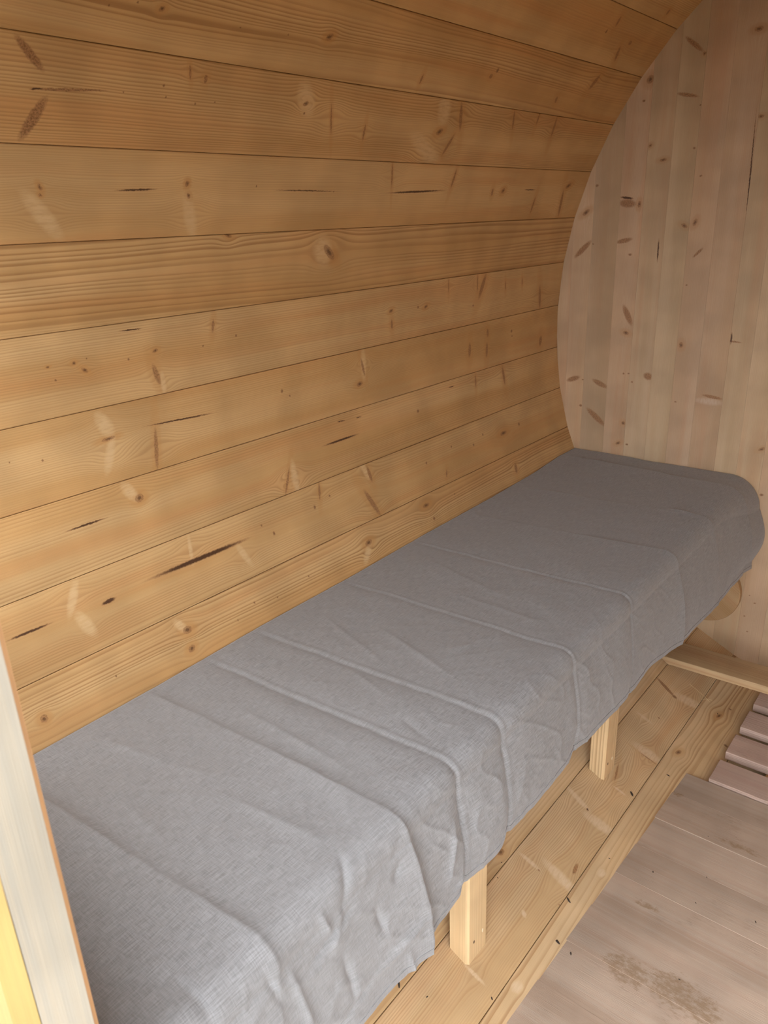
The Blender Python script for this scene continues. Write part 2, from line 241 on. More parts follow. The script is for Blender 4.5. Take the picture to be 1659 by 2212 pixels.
def linen():
    g = G('grey_linen')
    uvn = g.N.new('ShaderNodeUVMap'); sp = g.N.new('ShaderNodeSeparateXYZ'); g.L.new(uvn.outputs[0], sp.inputs[0]); u, v = sp.outputs[0], sp.outputs[1]
    a = g.noise(g.comb(g.m('MULTIPLY', u, 45.0), g.m('MULTIPLY', v, 900.0)), 1.0, 2.0, 0.6)
    b = g.noise(g.comb(g.m('MULTIPLY', u, 900.0), g.m('MULTIPLY', v, 60.0), 4.0), 1.0, 2.0, 0.6)
    c = g.noise(g.comb(g.m('MULTIPLY', u, 3.0), g.m('MULTIPLY', v, 3.0)), 1.0, 4.0)
    d = g.noise(g.comb(g.m('MULTIPLY', u, 26.0), g.m('MULTIPLY', v, 34.0), 2.0), 1.0, 4.0, 0.65)
    s = g.m('ADD', g.m('MULTIPLY', a, 0.62), g.m('MULTIPLY', b, 0.38))
    col = g.mix(g.mr(s, 0.30, 0.70), (0.166, 0.162, 0.158), (0.305, 0.302, 0.300))
    # pale slubs in the yarn
    sl = g.m('MAXIMUM', g.mr(a, 0.70, 0.80, 0.0, 0.5), g.mr(b, 0.72, 0.80, 0.0, 0.4))
    col = g.mix(sl, col, (0.42, 0.42, 0.43))
    col = g.mix(g.mr(c, 0.35, 0.65, 0.0, 0.3), col, (0.225, 0.217, 0.210))
    g.L.new(col, g.bsdf.inputs['Base Color'])
    g.bsdf.inputs['Roughness'].default_value = 0.85
    g.bsdf.inputs['Specular IOR Level'].default_value = 0.25
    g.bsdf.inputs['Sheen Weight'].default_value = 0.25
    g.bsdf.inputs['Sheen Roughness'].default_value = 0.5
    bp = g.N.new('ShaderNodeBump'); bp.inputs['Strength'].default_value = 0.5; bp.inputs['Distance'].default_value = 0.0012
    h = g.m('ADD', g.m('MULTIPLY', s, 0.45), g.m('MULTIPLY', d, 1.6))
    g.L.new(h, bp.inputs['Height']); g.L.new(bp.outputs[0], g.bsdf.inputs['Normal'])
    return g.mat

# ---------------------------------------------------------------- mesh helpers
def link(name, me, mat=None, parent=None):
    o = bpy.data.objects.new(name, me); COL.objects.link(o)
    if mat: me.materials.append(mat)
    if parent: o.parent = parent
    return o
def empty(name, loc=(0, 0, 0)):
    o = bpy.data.objects.new(name, None); o.location = loc; COL.objects.link(o); o.empty_display_size = 0.1
    return o
def tag(o, label=None, cat=None, group=None, kind=None):
    if label: o['label'] = label
    if cat: o['category'] = cat
    if group: o['group'] = group
    if kind: o['kind'] = kind
    return o
def prism(name, ring, axis, a0, a1, mat, parent=None, uvf=None, bevel=0.0, origin=None, smooth=False):
    """extrude a 2D outline (list of pairs) along an axis; uvf maps a point to (u, v)"""
    bm = bmesh.new()
    def P(q, t):
        return {'x': (t, q[0], q[1]), 'y': (q[0], t, q[1]), 'z': (q[0], q[1], t)}[axis]
    A = [bm.verts.new(P(q, a0(q) if callable(a0) else a0)) for q in ring]
    B = [bm.verts.new(P(q, a1(q) if callable(a1) else a1)) for q in ring]
    n = len(ring)
    for i in range(n):
        bm.faces.new((A[i], A[(i + 1) % n], B[(i + 1) % n], B[i]))
    bm.faces.new(A[::-1]); bm.faces.new(B)
    bmesh.ops.recalc_face_normals(bm, faces=bm.faces)
    if bevel:
        bmesh.ops.bevel(bm, geom=[e for e in bm.edges], offset=bevel, segments=1, affect='EDGES', clamp_overlap=True)
    lay = bm.loops.layers.uv.new('UVMap')
    for f in bm.faces:
        no = f.normal
        for l in f.loops:
            l[lay].uv = uvf(l.vert.co, no) if uvf else (l.vert.co.y, l.vert.co.x)
    if origin is None:
        c = Vector((0, 0, 0))
        for vv in bm.verts: c += vv.co
        origin = c / len(bm.verts)
    else: origin = Vector(origin)
    for vv in bm.verts: vv.co -= origin
    me = bpy.data.meshes.new(name); bm.to_mesh(me); bm.free()
    o = link(name, me, mat, parent)
    o.location = origin
    return o
def uv_along(ax, shift=0.0):
    i = 'xyz'.index(ax)
    def f(co, no):
        rest = [j for j in range(3) if j != i]
        # the in-plane axis is the one the normal does not favour
        j = rest[0] if abs(no[rest[0]]) < abs(no[rest[1]]) else rest[1]
        k = rest[1] if j == rest[0] else rest[0]
        return (co[i] + shift, co[j] + co[k] * 0.6 + shift * 0.3)
    return f

# ---------------------------------------------------------------- the barrel of staves
def ang_of(k):
    return TH0 + k * DTH
KINDS = {0: dict(freq=180, strength=.28, wobble=.004),
         1: dict(freq=150, strength=.62, wobble=.012, flat=.03),
         2: dict(freq=230, strength=.50, wobble=.006),
         3: dict(freq=330, strength=.22, wobble=.003),
         4: dict(freq=115, strength=.62, wobble=.010, flat=.02),
         5: dict(freq=260, strength=.32, wobble=.004),
         6: dict(freq=300, strength=.30, wobble=.004),
         7: dict(freq=210, strength=.40, wobble=.010),
         8: dict(freq=200, strength=.34, wobble=.006),
         9: dict(freq=165, strength=.72, wobble=.008, flat=.03),
         10: dict(freq=200, strength=.4), 14: dict(freq=150, strength=.35, wobble=.012),
         15: dict(freq=230, strength=.34, wobble=.002),
         16: dict(freq=90, strength=.8, wobble=.012, flat=.05)}
# every board of the shell is cut from the same timber; only grain and marks differ
shell_common = wood('spruce_stave', random_seed=True, freq=220, strength=.35)
Y_NEAR, Y_FAR = -2.06, 0.09
wall_left = tag(empty('wall_left', (-1, -1, 0)), 'left side of the barrel, curved wall of knotty spruce staves', kind='structure')
wall_right = tag(empty('wall_right', (1, -1, 0)), 'right side of the barrel, curved wall of spruce staves', kind='structure')
ceiling = tag(empty('ceiling', (0, -1, 1)), 'barrel ceiling of spruce staves', kind='structure')
floor = tag(empty('floor', (0, -1, -1)), 'curved barrel floor of pale spruce staves', kind='structure')
def stave(i):
    a, b = TH0 + i * DTH_X, TH0 + (i + 1) * DTH_X
    A = Vector((math.cos(a), math.sin(a))); B = Vector((math.cos(b), math.sin(b)))
    mid = (A + B) / 2; e = (B - A).normalized(); o = mid.normalized()
    h = (B - A).length / 2
    gap, ch, dep, th = 0.0004, 0.0009, 0.012, 0.042
    def q(s, d): return tuple(mid + e * s + o * d)
    sl = math.tan((b - a) / 2)
    ring = [q(-h + gap + ch, 0), q(h - gap - ch, 0), q(h - gap, ch), q(h - gap + dep * sl, dep), q(h - 0.00002 + dep * sl, dep + .0005),
            q(h - 0.00002 + th * sl, th), q(-h + 0.00002 - th * sl, th), q(-h + 0.00002 - dep * sl, dep + .0005), q(-h + gap - dep * sl, dep), q(-h + gap, ch)]
    ang = math.degrees((a + b) / 2) % 360
    par = ceiling if 45 <= ang < 128 else wall_left if 128 <= ang < 226 else floor if 226 <= ang < 315 else wall_right
    if -2 <= i <= 17:
        k = i
        kw = dict(KINDS.get(k, dict(freq=220, strength=.35)))
        if k >= 14: kw.update(light=(.63, .455, .262), dark=(.56, .375, .19))
        mat = wood('spruce_stave_%s' % 'abcdefghijklmnopqrstuvwx'[i + 3], marks=STAVE_MARKS.get(k, ()), seed=3.7 + i * 2.31, **kw)
    else:
        mat = shell_common
    m3 = Vector((mid.x, 0, mid.y)); e3 = Vector((e.x, 0, e.y))
    ob = prism('stave', ring, 'y', Y_NEAR, Y_FAR, mat, par, uvf=lambda co, no: (co.y, (co - m3).dot(e3)), origin=(mid.x, 0, mid.y))
    ob.location -= par.location
    return ob
DTH_X = DTH
for i in range(-18, 34):
    stave(i)

# ---------------------------------------------------------------- end walls of upright boards
def inner(x):
    x = max(-0.9999, min(0.9999, x)); return math.sqrt(1 - x * x)
def disc_board(name, x0, x1, y0, y1, mat, par, zlo=None, zhi=None, g=0.00012, uv0=None):
    x0 += g; x1 -= g
    n = 4
    xs = [x0 + (x1 - x0) * i / n for i in range(n + 1)]
    top = [(x, inner(x)) if zhi is None else (x, zhi) for x in xs]
    bot = [(x, -inner(x)) if zlo is None else (x, zlo) for x in xs]
    ring = bot + top[::-1]
    c = (x0 + x1) / 2
    clean = []
    for p_ in ring:
        if not clean or (abs(p_[0] - clean[-1][0]) + abs(p_[1] - clean[-1][1])) > 1e-4: clean.append(p_)
    ob = prism(name, clean, 'y', y0, y1, mat, par, uvf=lambda co, no: (co.z, co.x - c if abs(no.y) > .5 else co.x - c + co.y), origin=(c, y0, 0))
    ob.location -= par.location
    # thin arris along the long edges so the joints read
    return ob
WALL_EDGES = [-1.0, -.962, -.905, -.832, -.768, -.705, -.644, -.58, -.51, -.453, -.39, -.325, -.26, -.195, -.13, -.065, 0]
wall_back = tag(empty('wall_back', (0, 0, 0)), 'flat round end wall of narrow upright spruce boards', kind='structure')
EDG = WALL_EDGES + [-x for x in WALL_EDGES[:-1]][::-1]
rnd = random.Random(5)
for k in range(len(EDG) - 1):
    lt = rnd.uniform(.90, 1.06); pk = rnd.uniform(.96, 1.06)
    L_ = (0.535 * lt, 0.388 * lt * (1 - (pk - 1) * .5), 0.245 * lt); D_ = (0.46 * lt * pk, 0.32 * lt, 0.185 * lt)
    m = wood('spruce_board_%d' % k, marks=WALL_MARKS.get(k, ()), seed=40 + k * 1.73, light=L_, dark=D_, ring=(.42, .25, .13),
             freq=260 if k != 3 else 330, strength=.18 if k != 3 else .30, wobble=.0015, rough=.55)
    disc_board('board', EDG[k], EDG[k + 1], rnd.uniform(0, .0002), 0.04, m, wall_back)
wall_front = tag(empty('wall_front', (0, -1.96, 0)), 'unseen end wall of upright boards around the doorway, openings and low head shaped for the light', kind='structure')
front_mat = wood('spruce_front', random_seed=True, light=(.52, .37, .20), dark=(.46, .31, .15), strength=.2)
DX, DZ0, DZ1 = 0.365, -0.86, 0.44  # door head lowered to block light in place of a person standing there
fe = [-1 + .1 + i * .107 for i in range(6)]
# unseen open front, shaped to balance the daylight inside: boards up to sill height, open on either side of the doorway posts above it, boarded head
APL, APR, HEAD = -0.12, -0.60, 0.44
le = [-1.0, -.9, -.79, -.68, -.57, -.46, -DX]
for s in (-1, 1):
    for i in range(6):
        a, b = sorted((s * -le[i], s * -le[i + 1]))
        ap = APL if s < 0 else APR
        if min(inner(a), inner(b)) > -ap: disc_board('board', a, b, -1.987, -1.950, front_mat, wall_front, zhi=ap)
        if min(inner(a), inner(b)) > HEAD: disc_board('board', a, b, -1.987, -1.950, front_mat, wall_front, zlo=HEAD)
de = [-DX, -.244, -.122, 0, .122, .244, DX]
for i in range(6):
    disc_board('board', de[i], de[i + 1], -1.987, -1.950, front_mat, wall_front, zlo=DZ1)
    disc_board('board', de[i], de[i + 1], -1.987, -1.950, front_mat, wall_front, zhi=DZ0)

# ---------------------------------------------------------------- doorway frame at the lower left
door = tag(empty('door_1', (-0.33, -1.97, -0.8)), 'pale timber door frame, its left upright blurred at lower left of the photo', kind='structure')
jamb_mat = wood('planed_jamb', seed=77, light=(.37, .345, .285), dark=(.34, .305, .24), ring=(.58, .44, .27), freq=120, strength=.14, wobble=.001, tint=.08, rough=.45)
casing_mat = wood('oiled_casing', seed=88, light=(.31, .225, .085), dark=(.27, .185, .06), ring=(.62, .38, .11), freq=150, strength=.35, rough=.45, tint=.2)
strip_mat = wood('warm_strip', seed=95, light=(.66, .40, .20), dark=(.60, .34, .16), strength=.15, tint=.3)  # warmer coloured strip along the jamb's rounded inner edge
def rel(o, par): o.location -= par.location; return o
for s in (-1, 1):
    def mir(r): return [(q[0] * -s, q[1]) for q in r]
    X = 0.33
    jam = mir([(X, -1.987), (X, -1.9570), (X + .035, -1.9570), (X + .035, -1.962)])
    cas = mir([(X + .0003, -1.9874), (X + .10, -1.9874), (X + .10, -1.9990), (X + .012, -1.9990)])
    st = mir([(X + .0005, -1.9568), (X + .0025, -1.9535), (X + .008, -1.9515), (X + .035, -1.9512), (X + .035, -1.9568)])
    rel(prism('jamb', jam, 'z', DZ0, DZ1, jamb_mat, door, uvf=uv_along('z')), door)
    rel(prism('casing', cas, 'z', DZ0 - .08, DZ1 + .08, casing_mat, door, uvf=uv_along('z')), door)
    rel(prism('edge_strip', st, 'z', DZ0, DZ1, strip_mat, door, uvf=uv_along('z')), door)
rel(prism('head', [(-1.987, DZ1 - .03), (-1.957, DZ1 - .03), (-1.957, DZ1), (-1.987, DZ1)], 'x', -.33, .33, jamb_mat, door, uvf=uv_along('x')), door)
rel(prism('threshold', [(-1.987, DZ0), (-1.957, DZ0), (-1.957, DZ0 + .03), (-1.987, DZ0 + .03)], 'x', -.33, .33, jamb_mat, door, uvf=uv_along('x')), door)

# ground outside the doorway
gg_ = G('gravel_ground'); tc = gg_.N.new('ShaderNodeTexCoord')
gc = gg_.mix(gg_.noise(tc.outputs['Object'], 12.0, 6.0, 0.7), (.07, .07, .055), (.13, .125, .11)); gg_.L.new(gc, gg_.bsdf.inputs['Base Color']); gg_.bsdf.inputs['Roughness'].default_value = .95
bm = bmesh.new(); bmesh.ops.create_grid(bm, x_segments=8, y_segments=8, size=12)
me = bpy.data.meshes.new('ground'); bm.to_mesh(me); bm.free()
gr = link('ground', me, gg_.mat); gr.location = (0, -2, -1.25); tag(gr, 'ground outside the barrel', kind='structure')

# ---------------------------------------------------------------- bench under the cloth
def stave_z(x):
    """height of the polygonal floor at x (lower half)"""
    a = math.atan2(-math.sqrt(max(0, 1 - x * x)), x) % (2 * PI)
    k = math.floor((a - TH0) / DTH)
    A = (math.cos(TH0 + k * DTH), math.sin(TH0 + k * DTH)); B = (math.cos(TH0 + (k + 1) * DTH), math.sin(TH0 + (k + 1) * DTH))
    return A[1] + (B[1] - A[1]) * (x - A[0]) / (B[0] - A[0])
def wall_x(z):
    a = math.atan2(z, -math.sqrt(max(0, 1 - z * z))) % (2 * PI)
    k = math.floor((a - TH0) / DTH)
    A = (math.cos(TH0 + k * DTH), math.sin(TH0 + k * DTH)); B = (math.cos(TH0 + (k + 1) * DTH), math.sin(TH0 + (k + 1) * DTH))
    return A[0] + (B[0] - A[0]) * (z - A[1]) / (B[1] - A[1])
bench = tag(empty('bench', (-0.65, -0.95, stave_z(-.46))), 'low spruce bench along the left wall, all but two legs hidden by the cloth', 'bench')
bench_mat = wood('bench_spruce', seed=120, strength=.25)
bxs = [-.888, -.775, -.662, -.549, -.436]
for i in range(4):
    rel(prism('seat_board', [(bxs[i] + .003, -.436), (bxs[i + 1] - .003, -.436), (bxs[i + 1] - .003, -.408), (bxs[i] + .003, -.408)], 'y', -1.945, -.004, bench_mat, bench, uvf=uv_along('y', i * 3.0), bevel=.002), bench)
leg_marks = [('B', -.60, .0, .004, .003, 0)]
for (x0, x1, y0, y1, sd) in ((-.484, -.4478, -1.316, -1.259, 131), (-.4895, -.455, -.758, -.699, 137)):
    lm = wood('leg_spruce_%d' % sd, seed=sd, light=(.74, .56, .32), dark=(.70, .50, .27), freq=150 if sd == 137 else 100, strength=.45 if sd == 137 else .2, wobble=.002, tint=.3)
    c = .005
    ring = [(x0, y0), (x1 - c, y0), (x1, y0 + c), (x1, y1), (x0, y1)]
    lg = rel(prism('leg', ring, 'z', lambda q: stave_z(q[0]) + .0006, -.437, lm, bench, uvf=uv_along('z')), bench)
    ny = ((-1.270, -.850), (-1.297, -.8515)) if sd == 131 else ((-.716, -.853), (-.739, -.853))
    for j, (yy, zz) in enumerate(ny):
        hm = plain('dowel_hole', (.86, .76, .55)) if j == 0 else plain('nail_hole', (.10, .06, .035))
        r = .0034
        # the empty hole is a shallow dark dimple plug, the other is filled with pale wood
        n = rel(prism('nail_head', [(yy + r * .6 * math.cos(t * PI / 4), zz + r * (1.3 if j == 0 else 1.0) * math.sin(t * PI / 4)) for t in range(8)], 'x', x1 - .002, x1 + .0004, hm, bench, uvf=uv_along('z')), bench)
rel(prism('front_rail', [(-.4890, -.500), (-.4545, -.500), (-.4545, -.4375), (-.4890, -.4375)], 'y', -1.255, -.760, bench_mat, bench, uvf=uv_along('y')), bench)
rel(prism('support_cleat', [(-.86, -.480), (-.47, -.480), (-.47, -.4375), (-.86, -.4375)], 'y', -.036, -.003, bench_mat, bench, uvf=uv_along('x')), bench)
rel(prism('support_cleat', [(-.86, -.480), (-.47, -.480), (-.47, -.4375), (-.86, -.4375)], 'y', -1.946, -1.915, bench_mat, bench, uvf=uv_along('x')), bench)

# ---------------------------------------------------------------- the linen cloth
def smooth(a, b, x):
    t = np.clip((x - a) / (b - a), 0, 1); return t * t * (3 - 2 * t)
def value_noise(U, V, seed):
    r = np.random.RandomState(seed); T = r.rand(64, 64)
    iu = np.floor(U).astype(int); iv = np.floor(V).astype(int); fu = U - iu; fv = V - iv
    fu = fu * fu * (3 - 2 * fu); fv = fv * fv * (3 - 2 * fv)
    g = lambda a, b: T[a % 64, b % 64]
    return (g(iu, iv) * (1 - fu) + g(iu + 1, iv) * fu) * (1 - fv) + (g(iu, iv + 1) * (1 - fu) + g(iu + 1, iv + 1) * fu) * fv - .5
NY = 860
ys = np.linspace(-1.944, -0.0025, NY)
NT, NA, NH = 120, 16, 60
# back edge, hem
bz = np.interp(ys, [-1.95, -1.73, -1.53, -1.3, -1.04, -.8, -.49, -.26, -.11, 0], [-.4035, -.4035, -.4025, -.398, -.3975, -.394, -.3925, -.3885, -.381, -.381])
fz = np.interp(ys, [-1.95, -1.5, -.5, -.12, 0], [-.398, -.394, -.392, -.381, -.383])
hz = np.interp(ys, [-1.95, -1.70, -1.649, -1.589, -1.534, -1.523, -1.443, -1.354, -1.337, -1.321, -1.126, -.912, -.62, -.35, -.11, 0],
               [-.578, -.580, -.577, -.573, -.572, -.566, -.551, -.549, -.540, -.545, -.540, -.544, -.570, -.592, -.613, -.640])
far = smooth(-.30, -.005, ys)
xe = -.4045 + .022 * far
rr = .030 + .050 * far
hx = -.372 - .012 * far
P = np.zeros((NY, NT + NA + NH, 3)); S = np.zeros((NY, NT + NA + NH))
for i in range(NY):
    xb = wall_x(bz[i]) + .0035
    x1_ = xe[i] - rr[i]
    X_ = np.linspace(xb, x1_, NT); Z_ = np.linspace(bz[i], fz[i], NT)
    t = np.linspace(0, PI / 2, NA + 2)[1:-1]
    Xa = x1_ + rr[i] * np.sin(t); Za = fz[i] - rr[i] + rr[i] * np.cos(t)
    w = np.linspace(0, 1, NH)
    Xh = xe[i] + (hx[i] - xe[i]) * np.sin(w * PI / 2) ** 0.9; Zh = fz[i] - rr[i] + (hz[i] - fz[i] + rr[i]) * w
    if far[i] > 0:
        Xh = Xh + far[i] * .022 * np.sin(np.clip(w * 1.15, 0, 1) * PI)
    P[i, :, 0] = np.concatenate([X_, Xa, Xh]); P[i, :, 2] = np.concatenate([Z_, Za, Zh]); P[i, :, 1] = ys[i]
    ds = np.hypot(np.diff(P[i, :, 0]), np.diff(P[i, :, 2])); S[i, 1:] = np.cumsum(ds)
Y = P[:, :, 1].copy()
TOP = S[:, NT + NA // 2].mean()
HEM = S[:, -1].mean()
# normals of the section (x, z)
dX = np.gradient(P[:, :, 0], axis=1); dZ = np.gradient(P[:, :, 2], axis=1); ln = np.hypot(dX, dZ)
NX, NZ = -dZ / ln, dX / ln
H = np.zeros_like(S)
hang = smooth(TOP - .03, TOP + .05, S)
# pressed folds across the cloth: (y back, y front edge, y hem, height, width, hem height, kind)
FOLDS = [(-1.790, -1.745, -1.79, .0075, .020, .010, 'r'), (-1.548, -1.525, -1.535, .0065, .016, .016, 'r'),
         (-1.432, -1.405, -1.448, -.0050, .016, -.012, 'v'), (-1.318, -1.287, -1.343, -.0050, .017, -.009, 'v'),
         (-1.074, -1.058, -1.126, -.0042, .014, -.007, 'v'), (-.836, -.815, -.912, -.0034, .013, -.006, 'v'),
         (-.626, -.575, -.622, .0028, .012, .006, 'r'), (-.39, -.345, -.36, .0025, .016, .005, 'r'), (-.095, -.112, -.118, .0050, .012, .004, 'r')]
for n, (yb, yf, yh, h, wd, hh, kd) in enumerate(FOLDS):
    yc = np.interp(S.ravel(), [0, TOP, HEM], [yb, yf, yh]).reshape(S.shape)
    yc = yc + .0035 * value_noise(S * 14 + n * 7.3, Y * 0 + n, 11 + n) + .0012 * value_noise(S * 60, Y * 0 + n, 31 + n)
    d = Y - yc
    var = .75 + .7 * value_noise(S * 9 + n * 3, Y * 0, 50 + n)
    amp = (h * (1 - hang) + hh * hang) * var
    # sharp crest, soft shoulders; wider on the side away from the pressed edge
    if kd == 'r':
        prof = np.where(d > 0, np.exp(-np.abs(d) / (wd * .45)), np.exp(-np.abs(d) / (wd * 2.2)))
    else:
        prof = np.where(d > 0, np.exp(-np.abs(d) / (wd * 1.3)), np.exp(-np.abs(d) / (wd * .6)))
    H += amp * prof
    if kd == 'v':
        H += .0014 * np.exp(-((d - wd * .45) / (wd * .32)) ** 2)
# slack waves growing towards the hem
wv = value_noise(Y * 6.5, S * 2.0, 77) * .014 + value_noise(Y * 17, S * 4.0, 78) * .003
H += hang * smooth(TOP, HEM, S) * wv
# gentle unevenness and rumples
H += .0040 * value_noise(Y * 9, S * 8, 1) + .0022 * value_noise(Y * 24 + S * 9, S * 22 - Y * 6, 2)
rg = 1 - 2 * np.abs(value_noise(Y * 15 + S * 13, S * 19 - Y * 15, 3)) * 2
near = (1 - smooth(-1.1, -.3, Y)) * (1 - .75 * smooth(HEM - .04, HEM - .005, S))
H += (.0013 * near + .0007 * (1 - smooth(-1.5, -1.25, Y)) * hang * near + .0003) * np.clip(rg, 0, 1) ** 3 * (.35 + .65 * hang)
rg2 = 1 - 4 * np.abs(value_noise(Y * 34 - S * 20, S * 30 + Y * 16, 4))
H += .0007 * near * np.clip(rg2, 0, 1) ** 2 * (.3 + .7 * hang)
# single wrinkles: (y0, s0) to (y1, s1)
def seg(y0, s0, y1, s1, h, w_):
    global H
    dx, dy = y1 - y0, s1 - s0; L = math.hypot(dx, dy) + 1e-9
    t = np.clip(((Y - y0) * dx + (S - s0) * dy) / L ** 2, 0, 1)
    dist = np.hypot(Y - y0 - t * dx, S - s0 - t * dy)
    H += h * np.exp(-(dist / w_) ** 1.3) * np.sin(PI * (t * .94 + .03)) ** .6
def sx(x): return x + .915
for (y0, x0, y1, x1_, h, w_) in ((-1.492, -.746, -1.498, -.534, .0022, .008), (-1.205, -.846, -1.268, -.654, .0022, .008), (-1.182, -.73, -1.239, -.528, .0026, .008),
                    (-1.312, -.691, -1.341, -.586, .002, .007), (-1.176, -.583, -1.135, -.563, .003, .006), (-1.369, -.534, -1.385, -.472, -.002, .006),
                    (-1.63, -.615, -1.613, -.474, .0026, .010), (-.597, -.904, -.632, -.865, .004, .006), (-.344, -.508, -.344, -.447, .005, .006),
                    (-1.717, -.722, -1.726, -.628, .002, .009), (-1.829, -.455, -1.827, -.399, -.004, .008), (-1.66, -.86, -1.64, -.75, .0018, .01), (-.99, -.7, -1.0, -.5, .0018, .008), (-.9, -.82, -.95, -.6, .0014, .008)):
    seg(y0, sx(x0), y1, sx(x1_), h, w_)
def sz(z): return TOP + (-.40 - z) + .005
for n, (y0, z0, y1, z1) in enumerate(((-1.614, -.368, -1.650, -.419), (-1.650, -.419, -1.675, -.443), (-1.605, -.448, -1.601, -.483), (-1.554, -.519, -1.633, -.524), (-1.633, -.524, -1.698, -.539),
        (-1.528, -.514, -1.600, -.515), (-1.763, -.40, -1.755, -.447), (-1.735, -.424, -1.727, -.502), (-1.666, -.463, -1.663, -.527), (-1.678, -.400, -1.673, -.428),
        (-1.458, -.526, -1.498, -.541), (-1.440, -.445, -1.476, -.511), (-1.550, -.426, -1.569, -.442), (-1.571, -.538, -1.567, -.60), (-1.613, -.42, -1.710, -.438), (-1.436, -.523, -1.505, -.540))):
    seg(y0, sz(z0), y1, sz(z1), (.0050 if n % 2 else -.0046), .0050)
rr_ = np.random.RandomState(9)
for n in range(46):
    y0 = -1.93 + 1.75 * rr_.rand() ** 1.3; s0 = TOP + .02 + (HEM - TOP - .03) * rr_.rand()
    an = rr_.choice([1, -1]) * (.5 + .9 * rr_.rand()); L = .02 + .06 * rr_.rand(); k_ = 1.0 if y0 < -1.1 else .22
    seg(y0, s0, y0 + L * math.cos(an), s0 + L * math.sin(an), (rr_.rand() - .35) * .0032 * k_, .0028 + .003 * rr_.rand())
for n in range(30):
    y0 = -1.9 + 1.7 * rr_.rand(); s0 = .03 + (TOP - .06) * rr_.rand()
    an = rr_.rand() * PI; L = .03 + .09 * rr_.rand(); k_ = 1.0 if y0 < -.9 else .6
    seg(y0, s0, y0 + L * math.cos(an), s0 + L * math.sin(an), (rr_.rand() - .3) * .0018 * k_, .003 + .004 * rr_.rand())
H *= smooth(-.002, .05, S) * .9 + .1
H = H + .0022
P[:, :, 0] += NX * H; P[:, :, 2] += NZ * H
# nothing may sink into the bench boards
on = P[:, :, 0] < -.436
P[:, :, 2] = np.where(on, np.maximum(P[:, :, 2], -.4062), P[:, :, 2])
# corners of the hem jut out where folds end
nv = P.shape[1]
me = bpy.data.meshes.new('linen_cloth')
me.vertices.add(NY * nv); me.vertices.foreach_set('co', P.reshape(-1).astype(np.float32))
idx = np.arange(NY * nv).reshape(NY, nv)
F = np.stack([idx[:-1, :-1], idx[:-1, 1:], idx[1:, 1:], idx[1:, :-1]], -1).reshape(-1, 4)
me.loops.add(F.size); me.loops.foreach_set('vertex_index', F.reshape(-1).astype(np.int32))
me.polygons.add(len(F)); me.polygons.foreach_set('loop_start', np.arange(0, F.size, 4, dtype=np.int32))
me.polygons.foreach_set('use_smooth', np.ones(len(F), bool))
me.update(calc_edges=True)
uvl = me.uv_layers.new(name='UVMap')
UV = np.stack([Y, S], -1).reshape(-1, 2)[F.reshape(-1)]
uvl.data.foreach_set('uv', UV.reshape(-1).astype(np.float32))
me.validate()
linen_mat = linen()
cloth = link('linen_cloth', me, linen_mat)
so = cloth.modifiers.new('thickness', 'SOLIDIFY'); so.thickness = .0011; so.offset = -1
tag(cloth, 'creased grey linen cloth spread along the whole bench and hanging over its front', 'cloth')
# stitched hem along the hanging edge
hr = []
bm = bmesh.new()
rows = []
for i in range(0, NY, 2):
    a = Vector(P[i, -1]); b = Vector(P[i, -5]); nn = Vector((NX[i, -1], 0, NZ[i, -1]))
    dn = (a - b).normalized()
    base = a + dn * .0008
    up = a - dn * .0085
    rows.append([bm.verts.new(base + nn * .0009), bm.verts.new(up + nn * .0009), bm.verts.new(up - nn * .0004), bm.verts.new(base - nn * .0016)])
for r0, r1 in zip(rows[:-1], rows[1:]):
    for j in range(4):
        bm.faces.new((r0[j], r0[(j + 1) % 4], r1[(j + 1) % 4], r1[j]))
bm.faces.new(rows[0]); bm.faces.new(rows[-1][::-1])
bmesh.ops.recalc_face_normals(bm, faces=bm.faces)
lay = bm.loops.layers.uv.new('UVMap')
for f in bm.faces:
    for l in f.loops: l[lay].uv = (l.vert.co.y, l.vert.co.z)
hm_ = bpy.data.meshes.new('hem'); bm.to_mesh(hm_); bm.free()
link('hem', hm_, linen_mat, cloth)

# ---------------------------------------------------------------- round vent cover on the back wall
vent_mat = wood('vent_wood', seed=150, light=(.47, .315, .165), dark=(.40, .25, .115), freq=230, strength=.5, wobble=.003)
ring = [(-.489 + .097 * math.cos(t * 2 * PI / 56), -.729 + .097 * math.sin(t * 2 * PI / 56)) for t in range(56)]
ca, sa = math.cos(.6), math.sin(.6)
vent = prism('vent_cover', ring, 'y', -.0205, -.0008, vent_mat, None, uvf=lambda co, no: (co.x * ca - co.z * sa, co.x * sa + co.z * ca + co.y * .5), bevel=.0012)
tag(vent, 'round flat wooden vent cover low on the back wall, half hidden behind the cloth hem', 'vent cover')

# ---------------------------------------------------------------- loose plank lying across the barrel near the back wall
zt, tk = -.843, .021
def clampx(z): return -math.sqrt(1 - z * z) + .004
plank_mat = wood('cross_plank_wood', seed=160, light=(.53, .38, .21), dark=(.46, .31, .165), freq=120, strength=.35, wobble=.010, flat=.02)
yl, yr = (-.250, -.151), (-.238, -.140)
bm = bmesh.new()
def V4(z, e): # left end follows the barrel, right end too
    xl = max(-.528, clampx(z)) + .001
    return [bm.verts.new((xl, yl[0], z)), bm.verts.new((-xl, yr[0] + .02, z)), bm.verts.new((-xl, yr[1] + .02, z)), bm.verts.new((xl, yl[1], z))]
lo = V4(zt - tk, 0); hi = V4(zt, 0)
bm.faces.new(lo[::-1]); bm.faces.new(hi)
for j in range(4): bm.faces.new((lo[j], lo[(j + 1) % 4], hi[(j + 1) % 4], hi[j]))
bmesh.ops.recalc_face_normals(bm, faces=bm.faces)
bmesh.ops.bevel(bm, geom=list(bm.edges), offset=.0012, segments=1, affect='EDGES')
